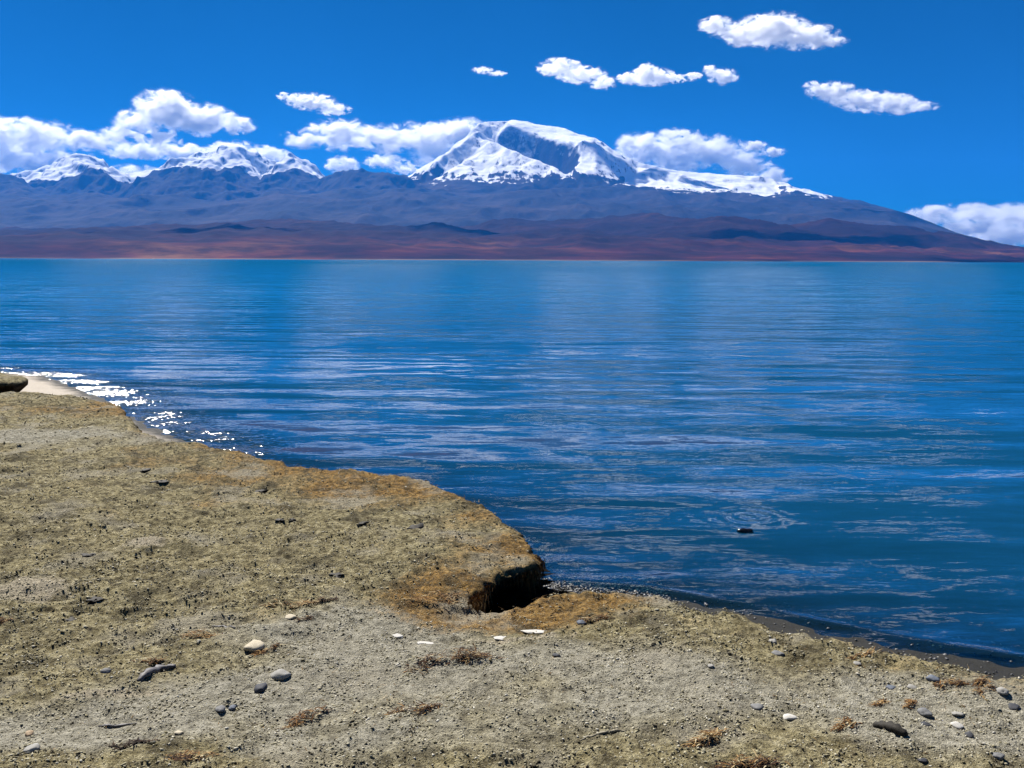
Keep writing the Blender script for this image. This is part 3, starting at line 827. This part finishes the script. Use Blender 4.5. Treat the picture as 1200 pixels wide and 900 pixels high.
# fringe of roots hanging from the undercut lip
lip = np.array([tuple(on_plane(a, b, TOP))[:2] for a, b in [(625, 648), (631, 657), (620, 664), (597, 668), (572, 674), (564, 685), (558, 696), (559, 704)]])
t = np.sort(rng.uniform(0, len(lip) - 1.001, 1500)); i = t.astype(int); u = (t - i)[:, None]
p = lip[i] * (1 - u) + lip[i + 1] * u + rng.normal(0, 0.022, (1500, 2))
ln = rng.uniform(0.015, 0.085, 1500) * np.where(t < 2.2, 1.5, 1.0) * (1 + 0.7 * pnoise(t * 3.0, t * 0 + 4))
V0 = np.zeros((1500, 4, 2, 3))
az = rng.uniform(0, 6.283, 1500); dr = rng.normal(0, 0.25, (1500, 2))
for j in range(4):
    q = j / 3.0
    w = 0.0026 * (1 - 0.8 * q) * rng.uniform(0.7, 1.5, 1500)
    cx = p[:, 0] + dr[:, 0] * ln * q * q; cyy = p[:, 1] + dr[:, 1] * ln * q * q; cz = TOP - 0.02 - ln * q + 0.01 * rng.random(1500)
    V0[:, j, 0] = np.stack([cx - np.cos(az) * w, cyy - np.sin(az) * w, cz], -1); V0[:, j, 1] = np.stack([cx + np.cos(az) * w, cyy + np.sin(az) * w, cz], -1)
ff = (np.arange(1500)[:, None, None] * 8 + np.array([[0, 1, 3, 2], [2, 3, 5, 4], [4, 5, 7, 6]])[None]).reshape(-1, 4)
me = mesh_np('hanging_roots', V0.reshape(-1, 3), ff); float_attr(me, 'tone', np.repeat(rng.beta(1.5, 2.2, 1500), 8))
tag(link('hanging_roots', me, [mat_straw], smooth=False), 'fringe of fine roots hanging from the undercut bank edge', 'roots', None, 'stuff')

# ================================================================== single stones, clods, weeds
def ground_point(px, py):
    z = TOP
    for _ in range(4):
        p = on_plane(px, py, z)
        z = float(top_height(np.array([p.x]), np.array([p.y]))[0])
    return on_plane(px, py, z)

STONE_COL = {'cream': (0.46, 0.40, 0.29), 'white': (0.50, 0.48, 0.44), 'pale': (0.28, 0.27, 0.245), 'grey': (0.16, 0.16, 0.16), 'blue': (0.11, 0.125, 0.155), 'dark': (0.045, 0.047, 0.055), 'tan': (0.36, 0.26, 0.16), 'peat': (0.022, 0.018, 0.012)}
def stone_material(key):
    m = NT(key + '_stone')
    pos = m.n('ShaderNodeTexCoord').outputs['Object']
    n1 = m.noise(pos, 40, 4, 0.6); n2 = m.noise(pos, 260, 3, 0.6)
    c = STONE_COL[key]
    col_ = m.mix(n1, tuple(x * 0.62 for x in c), tuple(min(1, x * 1.3) for x in c))
    col_ = m.mix(m.mapr(n2, 0.58, 0.7, 0, 0.5), col_, tuple(x * 0.4 for x in c))
    return m.surface(m.principled(col_, 0.75, 0.3, m.bump(n2, 0.5, 0.002)))
STONE_MAT = {k: stone_material(k) for k in STONE_COL}

def stone(name, px, py, w, h, key, label, cat='stone', group=None, rough=0.17, sharp=False, turn=0.0, flat=1.0):
    p = ground_point(px, py + h * 0.42)
    sc = (p - CAM).length / FPX
    w, h = w * 0.9, h * 0.9
    a = w * 0.5 * sc
    dep = math.asin(min(1, (CAM.z - p.z) / (p - CAM).length))
    c_ = max(h * 0.5 * sc / math.cos(dep) * 0.75, a * 0.16)
    c_ *= flat
    b = max(min((h * 0.5 * sc - c_ * math.cos(dep) * 0.5) / math.sin(dep) * 1.25, a * 1.3), a * 0.45)
    v = ICO3[0].copy()
    o1, o2 = rng.uniform(0, 50, 2)
    r = 1 + rough * 1.6 * pnoise(v[:, 0] * 1.3 + o1, v[:, 1] * 1.3 + v[:, 2] * 0.9 + o2) + rough * 0.7 * pnoise(v[:, 0] * 3 + o2, v[:, 2] * 3 + v[:, 1] * 2 + o1)
    for _ in range(7):                            # a few flat faces
        nrm = rng.normal(0, 1, 3); nrm /= np.linalg.norm(nrm)
        dt = (v * r[:, None]) @ nrm; lim = rng.uniform(0.62, 0.88)
        r = np.where(dt > lim, r * (lim + 0.25 * (dt - lim)) / np.maximum(dt, 1e-3), r)
    v = v * r[:, None] * np.array([a, b, c_])
    me = mesh_np(name, v, ICO3[1])
    o = link(name, me, [STONE_MAT[key]], smooth=not sharp)
    o.location = (p.x, p.y + b * 0.3, float(top_height(np.array([p.x]), np.array([p.y + b * 0.3]))[0]) + c_ * 0.30)
    o.rotation_euler = (0, 0, turn)
    return tag(o, label, cat, group)

S = [
 (297, 750, 23, 16, 'cream', 'largest cream white stone, with rust coloured weed at its right side'),
 (328, 789, 25, 13, 'pale', 'flat pale grey stone below right of the largest cream stone'),
 (304, 805, 18, 11, 'dark', 'dark slate stone just below left of the flat pale grey stone'),
 (258, 829, 16, 7, 'grey', 'larger left stone of the touching grey pair at lower left'),
 (272, 828, 10, 6, 'blue', 'smaller right stone of the touching grey pair at lower left'),
 (340, 722, 17, 6, 'cream', 'thin cream stone just left of the small red brown weed'),
 (466, 744, 16, 5, 'white', 'thin white stone chip lying alone on grey gravel left of the weed pile'),
 (33, 858, 10, 8, 'tan', 'small tan stone near the lower left corner, above a grey one'),
 (36, 876, 17, 10, 'pale', 'pale grey stone nearest the lower left corner'),
 (123, 784, 12, 9, 'grey', 'small round grey stone left of the dark driftwood'),
 (209, 858, 11, 5, 'cream', 'tiny cream pebble between the driftwood and the lower edge'),
 (681, 728, 13, 8, 'blue', 'blue grey stone on the turf just below the gravel cove'),
 (652, 767, 11, 5, 'dark', 'flat black pebble right of the dark weed pile'),
 (912, 764, 15, 8, 'grey', 'grey stone near the bank edge, right of the bottom centre'),
 (906, 750, 11, 6, 'pale', 'pale pebble just behind the grey stone near the bank edge'),
 (925, 839, 18, 9, 'white', 'bright white stone on open gravel at lower right'),
 (889, 826, 17, 10, 'grey', 'rough grey stone up left of the bright white stone'),
 (1095, 794, 13, 9, 'blue', 'rounded blue grey stone nearest the bank edge at right'),
 (1045, 804, 13, 6, 'blue', 'left one of two flat blue grey pebbles at right'),
 (1069, 804, 14, 6, 'pale', 'right and paler one of two flat pebbles at right'),
 (1086, 834, 17, 9, 'grey', 'wide grey stone above the flat dark pebble at right'),
 (1085, 848, 14, 6, 'dark', 'flat dark pebble just below the wide grey stone at right'),
 (1123, 849, 13, 8, 'white', 'small bluish white pebble at right, between two dark ones'),
 (1137, 860, 10, 7, 'dark', 'small dark round pebble below right of the bluish white pebble'),
 (1123, 836, 15, 5, 'pale', 'thin pale stone slab above the bluish white pebble'),
 (1190, 827, 15, 8, 'dark', 'dark stone at the right edge of the picture'),
 (1176, 808, 13, 10, 'pale', 'pale lumpy stone close to the right edge behind the dark stone'),
 (1172, 885, 13, 8, 'grey', 'grey stone in the lower right corner'),
 (1082, 890, 12, 5, 'dark', 'flat dark pebble beside the lower edge at right'),
 (833, 780, 9, 5, 'pale', 'tiny pale pebble on open gravel right of centre'),
 (1005, 775, 9, 5, 'pale', 'tiny pale pebble near the bank edge between the grey and blue stones'),
]
for px, py, w, h, key, lab in S:
    stone('stone', px, py, w, h, key, lab, 'stone', 'loose stones on the turf', turn=random.uniform(-0.4, 0.4))
for px, py, w, h, lab in ((626, 738, 32, 5, 'longest white salt crust flake behind the weed pile'), (588, 746, 24, 5, 'shorter white salt crust flake touching the weed pile'),
                          (498, 752, 22, 4, 'faint white salt crust at the left end of the weed pile')):
    stone('salt_crust', px, py, w, h, 'white', lab, 'salt crust', 'salt crust flakes', rough=0.35, flat=0.3)
for px, py, w, h, lab in ((487, 617, 22, 9, 'dark soil clod on the turf above the undercut'), (395, 673, 20, 7, 'dark flat soil clod left of the undercut hollow'),
                          (187, 566, 16, 6, 'dark soil clod on the rust turf near the left shore'), (170, 552, 13, 5, 'small dark soil clod nearest the glittering shore'),
                          (305, 573, 16, 6, 'dark soil clod near the turf edge left of centre'), (327, 609, 11, 5, 'left one of two small neighbouring dark clods'),
                          (343, 609, 10, 5, 'right one of two small neighbouring dark clods'), (425, 615, 15, 5, 'thin dark clod left of the clod above the undercut'),
                          (103, 650, 20, 6, 'dark clod left of the pale hummock'), (80, 725, 16, 6, 'dark clod just below the pale hummock at the left edge'),
                          (112, 703, 18, 7, 'dark clod at the right end of the left hummock')):
    stone('soil_clod', px, py, w, h, 'peat', lab, 'clod', 'dark soil clods', rough=0.55, flat=0.8, sharp=True, turn=random.uniform(-0.5, 0.5))

def weed(name, px, py, w, h, tones, n, label, cat='weed', rise=0.35):
    p = ground_point(px, py + h * 0.25)
    sc = (p - CAM).length / FPX
    a = w * 0.5 * sc; b = max(h * 0.5 * sc / 0.38, a * 0.35)
    nk = max(3, int(n / 22))                     # a few tangled wisps instead of one even patch
    kc = np.stack([rng.uniform(-0.8, 0.8, nk), rng.uniform(-0.6, 0.6, nk) * 0.8 + 0.0], -1)
    pick = rng.integers(0, nk, n)
    qx = kc[pick, 0] + rng.normal(0, 0.20, n); qy = 0.35 * qx + kc[pick, 1] * 0.75 + rng.normal(0, 0.14, n)
    lx = qx * a; ly = qy * b; r = np.clip(np.hypot(qx, qy), 0, 1)
    lz = top_height(lx + p.x, ly + p.y) - p.z + rng.random(n) ** 2 * rise * min(a, b) * (1 - r * r)
    ln = rng.uniform(0.25, 0.75, n) * min(a * 0.8, 0.055) + 0.006
    azs = rng.normal(0.25, 0.7, n) + np.where(rng.random(n) < 0.5, math.pi, 0)
    v, f, t = blades(np.stack([lx, ly, lz + 0.002], -1), ln, rng.uniform(0.0022, 0.0065, n), azs, rng.uniform(0.0, 0.55, n), rng.uniform(0.1, 0.8, n),
                     np.clip(rng.normal(tones[0] - 0.08, tones[1] * 1.2, n), 0, 1), 3)
    me = mesh_np(name, v, f); float_attr(me, 'tone', t)
    o = link(name, me, [mat_weed], smooth=False)
    o.location = p
    return tag(o, label, cat, 'dried weed clumps on the turf')
for a in ((313, 757, 24, 12, (0.55, 0.2), 90, 'rust coloured weed at the right of the largest cream stone'),
          (360, 838, 46, 22, (0.5, 0.2), 150, 'rust brown weed clump on gravel below the flat pale stone'),
          (183, 776, 34, 9, (0.45, 0.2), 80, 'dark red weed strip lying along the driftwood'),
          (530, 766, 98, 24, (0.35, 0.32), 420, 'largest dark and straw weed pile below the undercut hollow'),
          (487, 830, 58, 13, (0.4, 0.22), 150, 'long brown weed strip below the largest weed pile'),
          (228, 742, 42, 14, (0.68, 0.2), 110, 'orange weed clump up left of the largest cream stone'),
          (340, 704, 56, 12, (0.75, 0.25), 140, 'straw coloured weed strip along the upper edge of the gravel'),
          (358, 723, 20, 8, (0.3, 0.15), 60, 'small red brown weed right of the thin cream stone'),
          (1066, 822, 18, 12, (0.66, 0.12), 90, 'round orange tuft, the right one of two at right'),
          (1032, 823, 24, 12, (0.62, 0.2), 90, 'spread orange tuft, the left one of two at right'),
          (1156, 796, 30, 22, (0.5, 0.25), 150, 'tall rust tuft near the bank edge at right'),
          (1112, 802, 36, 12, (0.45, 0.25), 110, 'brown weed strip left of the tall rust tuft'),
          (826, 862, 46, 16, (0.75, 0.2), 140, 'straw weed clump near the lower edge right of centre'),
          (880, 892, 80, 14, (0.4, 0.3), 220, 'wide dark straw weed mat touching the lower edge'),
          (985, 848, 34, 10, (0.62, 0.2), 90, 'faint orange weed strip right of the bright white stone'),
          (382, 703, 26, 9, (0.28, 0.15), 80, 'dark brown weed tuft left of the rust hollow'),
          (232, 886, 66, 14, (0.5, 0.25), 170, 'rust weed mat touching the lower edge at left'),
          (700, 722, 40, 8, (0.5, 0.25), 100, 'brown weed strip right of the blue grey stone by the cove'),
          (1010, 768, 46, 7, (0.6, 0.2), 90, 'low orange weed line on the bank edge at right'),
          (8, 726, 22, 8, (0.5, 0.2), 60, 'small brown weed at the left edge under the hummock'),
          (505, 700, 60, 20, (0.62, 0.2), 260, 'thick rust coloured matted roots left of the black undercut'),
          (150, 872, 46, 9, (0.12, 0.12), 110, 'black weed strip near the lower left edge')):
    weed('weed_clump', *a)

def stick(name, pts_px, rad, mat, label, lift=0.004, cat='stick'):
    P = [ground_point(a, b) for a, b in pts_px]
    base = P[0].copy(); k = 7
    pts = []
    for i in range(len(P) - 1):
        for j in range(5):
            pts.append(P[i].lerp(P[i + 1], j / 5))
    pts.append(P[-1])
    for q in pts:
        q.z = float(top_height(np.array([q.x]), np.array([q.y]))[0]) - rad * 0.15
    vs, fs = [], []
    for i, q in enumerate(pts):
        t = i / (len(pts) - 1)
        dr = (pts[min(i + 1, len(pts) - 1)] - pts[max(i - 1, 0)]).normalized()
        sd = Vector((-dr.y, dr.x, 0)).normalized(); up = dr.cross(sd) * -1 if dr.cross(sd).z < 0 else dr.cross(sd)
        r = rad * (0.35 + 0.65 * math.sin(math.pi * min(1, max(0.03, t * 0.94 + 0.03))) ** 0.6)
        for j in range(k):
            an = 2 * math.pi * j / k
            rr = r * (1 + 0.22 * math.sin(3.1 * j + i * 1.7))
            vs.append(q - base + sd * math.cos(an) * rr + up * (math.sin(an) * rr * 0.8) + Vector((0, 0, r * 0.45)))
    for i in range(len(pts) - 1):
        for j in range(k):
            fs.append([i * k + j, i * k + (j + 1) % k, (i + 1) * k + (j + 1) % k, (i + 1) * k + j])
    n0 = len(vs); vs.append(pts[0] - base + Vector((0, 0, rad * 0.3))); vs.append(pts[-1] - base + Vector((0, 0, rad * 0.3)))
    fs = np.array(fs)
    caps = [[(j + 1) % k, j, n0, n0] for j in range(k)] + [[n0 - k + j, n0 - k + (j + 1) % k, n0 + 1, n0 + 1] for j in range(k)]
    me = bpy.data.meshes.new(name)
    me.from_pydata([tuple(v) for v in vs], [], [tuple(f) for f in fs] + [tuple(c[:3]) for c in caps])
    o = link(name, me, [mat]); o.location = base
    return tag(o, label, cat)
def wood_material(name, a, b):
    m = NT(name)
    pos = m.n('ShaderNodeTexCoord').outputs['Object']
    n = m.noise(m.vmath('MULTIPLY', pos, (1.0, 4.0, 4.0)), 60, 4, 0.6)
    return m.surface(m.principled(m.mix(n, a, b), 0.6, 0.4, m.bump(n, 0.6, 0.002)))
mat_dark_wood = wood_material('weathered_dark_wood', (0.03, 0.027, 0.03), (0.16, 0.15, 0.15))
mat_pale_wood = wood_material('weathered_pale_wood', (0.12, 0.105, 0.07), (0.32, 0.28, 0.19))
stick('driftwood', [(162, 799), (172, 791), (186, 784), (206, 779)], 0.017, mat_dark_wood, 'curved dark driftwood piece lying in the lower left', cat='driftwood')
stick('driftwood', [(680, 868), (700, 861), (720, 857), (734, 856)], 0.006, mat_pale_wood, 'thin pale twig lying on the gravel at bottom centre', cat='driftwood')
stick('driftwood', [(115, 851), (135, 848), (160, 848)], 0.006, mat_dark_wood, 'thin dark twig below the driftwood at lower left', cat='driftwood')
stick('driftwood', [(248, 734), (262, 734), (276, 735)], 0.007, mat_dark_wood, 'short dark twig left of the largest cream stone', cat='driftwood')
stick('peat_lump', [(1024, 850), (1038, 853), (1050, 856), (1062, 862)], 0.022, STONE_MAT['peat'], 'long black peat lump lying alone at lower right', cat='peat lump')

# a low rock breaking the water inside its own ring of ripples
rp = on_plane(873, 623, 0.0)
v = ICO3[0].copy()
r = 1 + 0.25 * pnoise(v[:, 0] * 1.7 + 3, v[:, 1] * 1.7 + v[:, 2]) + 0.35 * np.exp(-((v[:, 0] - 0.75) / 0.25) ** 2) + 0.25 * np.exp(-((v[:, 0] + 0.75) / 0.3) ** 2)
v = v * np.stack([r * 0.050, r * 0.035, r * 0.022], -1)
me = mesh_np('rock', v, ICO3[1])
m = NT('wet_black_rock'); m.surface(m.principled((0.010, 0.010, 0.012), 0.15, 0.6))
o = link('rock', me, [m.mat]); o.location = (rp.x, rp.y, 0.004)
tag(o, 'small black wet rock breaking the water surface', 'rock')

# ================================================================== clouds (volumes beyond and above the haze)
CLOUD_DENS = 0.020
def cloud(label, depth_km, lobes, warp=0.9, wisp=0.85, dens=1.0):
    """lobes: (px, py, half width px, half height px)"""
    D = depth_km * KM
    L = []
    for i, (px, py, rx, ry) in enumerate(lobes):
        c = at_depth(px, py, D)
        s = D / FPX
        c.y += ((i * 37) % 7 - 3) * 0.06 * rx * s
        L.append((c, rx * s, max(ry * 1.5, rx * 0.55) * s, ry * s))
    cen = sum((l[0] for l in L), Vector()) / len(L)
    # hull: the lobes grown a little and fused
    vs, fs, n = [], [], 0
    for c, a, b, h in L:
        vs.append(ICO2[0] * np.array([a * 1.25, b * 1.25, h * 1.4]) + np.array(c - cen))
        fs.append(ICO2[1] + n); n += len(ICO2[0])
    tmp = mesh_np('tmp', np.concatenate(vs), np.concatenate(fs))
    to = bpy.data.objects.new('tmp', tmp); col.objects.link(to)
    md = to.modifiers.new('r', 'REMESH'); md.mode = 'VOXEL'
    md.voxel_size = max(min(l[3] for l in L) * 0.35, 12.0)
    dg = bpy.context.evaluated_depsgraph_get()
    me = bpy.data.meshes.new_from_object(to.evaluated_get(dg))
    me.name = 'cloud'
    bpy.data.objects.remove(to); bpy.data.meshes.remove(tmp)
    m = NT('cloud_vapour')
    pos = m.n('ShaderNodeNewGeometry').outputs['Position']
    size = sum(l[3] for l in L) / len(L)
    w1 = m.vmath('SUBTRACT', m.noise(pos, 0.55 / size, 3, 0.55, 0, 'Color'), (0.5, 0.5, 0.5))
    p = m.vmath('ADD', pos, m.scale(w1, size * 3.2 * warp))
    F = None; Fu = None
    for c, a, b, h in L:
        fu = m.math('SUBTRACT', 1.0, m.vmath('LENGTH', m.vmath('MULTIPLY', m.vmath('SUBTRACT', pos, tuple(c)), (1 / a, 1 / b, 1 / h)), out=1))
        Fu = fu if Fu is None else m.math('MAXIMUM', Fu, fu)
        q = m.vmath('MULTIPLY', m.vmath('SUBTRACT', p, tuple(c)), (1 / a, 1 / b, 1 / h))
        f = m.math('SUBTRACT', 1.0, m.vmath('LENGTH', q, out=1))
        F = f if F is None else m.n('ShaderNodeMath', {0: F, 1: f, 2: 0.25}, operation='SMOOTH_MAX').outputs[0]
    nz = m.noise(m.vmath('MULTIPLY', pos, (0.75, 0.75, 1.25)), 1.25 / size, 8, 0.66, 0.6)
    F = m.math('ADD', F, m.math('MULTIPLY', m.math('SUBTRACT', nz, 0.5), 5.5 * wisp))
    d = m.math('POWER', m.mapr(F, -0.12, 0.95, 0, 1, True), 2.1)
    d = m.math('MULTIPLY', d, m.mapr(Fu, -0.24, 0.10, 0, 1, True))      # thins out to nothing at its rim
    d = m.math('MULTIPLY', d, CLOUD_DENS * dens * 300.0 / size)
    vol = m.n('ShaderNodeVolumeScatter', {'Color': (0.995, 0.997, 1.0, 1), 'Density': d, 'Anisotropy': 0.5})
    m.link(vol.outputs[0], m.out.inputs['Volume'])
    m.mat.cycles.homogeneous_volume = False
    try: m.mat.cycles.volume_step_rate = 0.24
    except Exception: pass
    o = link('cloud', me, [m.mat])
    o.location = cen
    tag(o, label, 'cloud', 'white clouds over the mountains')
    return o

FAR = 36.0
cloud('highest large white cloud at the upper right of the sky', 18.4,
      [(868, 42, 32, 13), (905, 36, 38, 19), (945, 42, 36, 14), (975, 48, 20, 6), (838, 30, 20, 9)])
cloud('bright elongated cloud left of the small cloud string, above the massif', 22.4,
      [(655, 80, 24, 10), (680, 88, 28, 10), (706, 97, 16, 8)])
cloud('ragged row of cloud scraps between the two brighter clouds above the massif', 22.0,
      [(738, 92, 14, 7), (764, 90, 24, 10), (790, 92, 14, 5), (758, 80, 10, 6), (812, 90, 10, 5)], wisp=1.05)
cloud('smallest bright puff just below the highest cloud', 21.6,
      [(846, 90, 17, 9), (832, 82, 8, 7)], wisp=0.7)
cloud('long flat white cloud low in the right half of the blue sky', 26.5,
      [(972, 108, 26, 11), (1010, 119, 36, 12), (1048, 122, 30, 11), (1080, 124, 22, 5), (955, 102, 14, 6)])
cloud('large billowing cloud over the left snow peaks', FAR,
      [(160, 142, 26, 12), (196, 130, 36, 22), (238, 140, 36, 17), (272, 146, 26, 10), (150, 158, 32, 10), (188, 165, 22, 12)])
cloud('long thin cloud streak just above the left peaks', FAR + 2.5,
      [(110, 168, 30, 9), (160, 178, 40, 9), (215, 178, 44, 9), (270, 176, 34, 11), (310, 182, 30, 10), (330, 186, 18, 8)], wisp=0.7)
cloud('wide cloud bank at the left edge above the dark ridge', FAR + 1,
      [(-70, 170, 60, 30), (0, 158, 44, 20), (45, 160, 46, 20), (15, 182, 50, 22), (70, 192, 50, 16), (95, 164, 34, 10), (150, 203, 36, 10)])
cloud('small arched cloud above the cloud bank left of the summit', FAR,
      [(366, 120, 26, 9), (390, 128, 20, 7), (345, 116, 14, 6), (332, 112, 8, 4)], wisp=1.0)
cloud('broad cloud bank leaning on the left side of the summit', FAR + 0.5,
      [(358, 164, 30, 10), (400, 158, 44, 18), (450, 164, 42, 17), (500, 162, 44, 20), (540, 158, 36, 19), (514, 186, 30, 14)])
cloud('small low cloud in the notch left of the massif', FAR + 1,
      [(402, 194, 20, 11), (452, 190, 26, 8), (476, 198, 22, 7)], wisp=0.8)
cloud('puffy cloud bank behind the right shoulder of the massif', FAR,
      [(750, 176, 28, 20), (790, 184, 40, 20), (830, 176, 44, 18), (800, 158, 28, 9), (868, 192, 36, 14), (902, 206, 24, 11)])
cloud('narrow wisp of cloud at the tip of the right cloud bank', FAR + 2,
      [(884, 172, 16, 6), (905, 178, 17, 6)], wisp=0.7)
cloud('pale cloud bank low on the horizon at the right edge', FAR + 6,
      [(1090, 252, 34, 10), (1140, 250, 44, 12), (1200, 252, 50, 14), (1180, 274, 60, 15), (1130, 268, 50, 10), (1260, 262, 60, 22)], wisp=0.6)
# unseen clouds added above the frame to give the lake white reflections
for px_, py_, w_, lab_ in ((420, -70, 1.2, 'unseen white cloud added above the frame for reflections, over the left half of the lake'), (690, -110, 1.5, 'unseen white cloud added above the frame for reflections, over the massif'),
                           (930, -60, 1.1, 'unseen white cloud added above the frame for reflections, over the highest cloud'), (800, -260, 1.9, 'large unseen white cloud added high above the frame for reflections, over the right half'),
                           (480, -290, 1.7, 'large unseen white cloud added high above the frame for reflections, over the left half'), (120, -140, 1.4, 'unseen white cloud added above the frame for reflections, over the left peaks'),
                           (1120, -110, 1.3, 'unseen white cloud added above the frame for reflections, at the right edge')):
    cloud(lab_, 13.0 - 0.012 * abs(py_), [(px_ - 40 * w_, py_ + 4, 34 * w_, 12 * w_), (px_, py_, 40 * w_, 18 * w_), (px_ + 45 * w_, py_ + 6, 38 * w_, 13 * w_)], wisp=0.6)
cloud('tiny faint wisp of cloud left of the elongated bright cloud', 21.0, [(566, 83, 13, 4), (582, 86, 12, 3)], wisp=1.0, dens=0.25)

# ================================================================== haze
bx = np.array([[x, y, z] for z in (-40, 3370) for y in (-400, 33.2 * KM) for x in (-36 * KM, 36 * KM)], dtype=float)
bf = np.array([[0, 2, 3, 1], [4, 5, 7, 6], [0, 1, 5, 4], [2, 6, 7, 3], [0, 4, 6, 2], [1, 3, 7, 5]])
m = NT('clear_mountain_air')
hz = m.t.nodes.new('ShaderNodeVolumePrincipled')
hz.inputs['Color'].default_value = (0.03, 0.30, 1.0, 1)
hz.inputs['Density'].default_value = 2.4e-5
hz.inputs['Anisotropy'].default_value = 0.1
m.link(hz.outputs[0], m.out.inputs['Volume'])
m.mat.cycles.homogeneous_volume = True
tag(link('haze', mesh_np('haze', bx, bf), [m.mat], smooth=False), 'thin blue haze filling the air over the lake', 'haze', None, 'stuff')
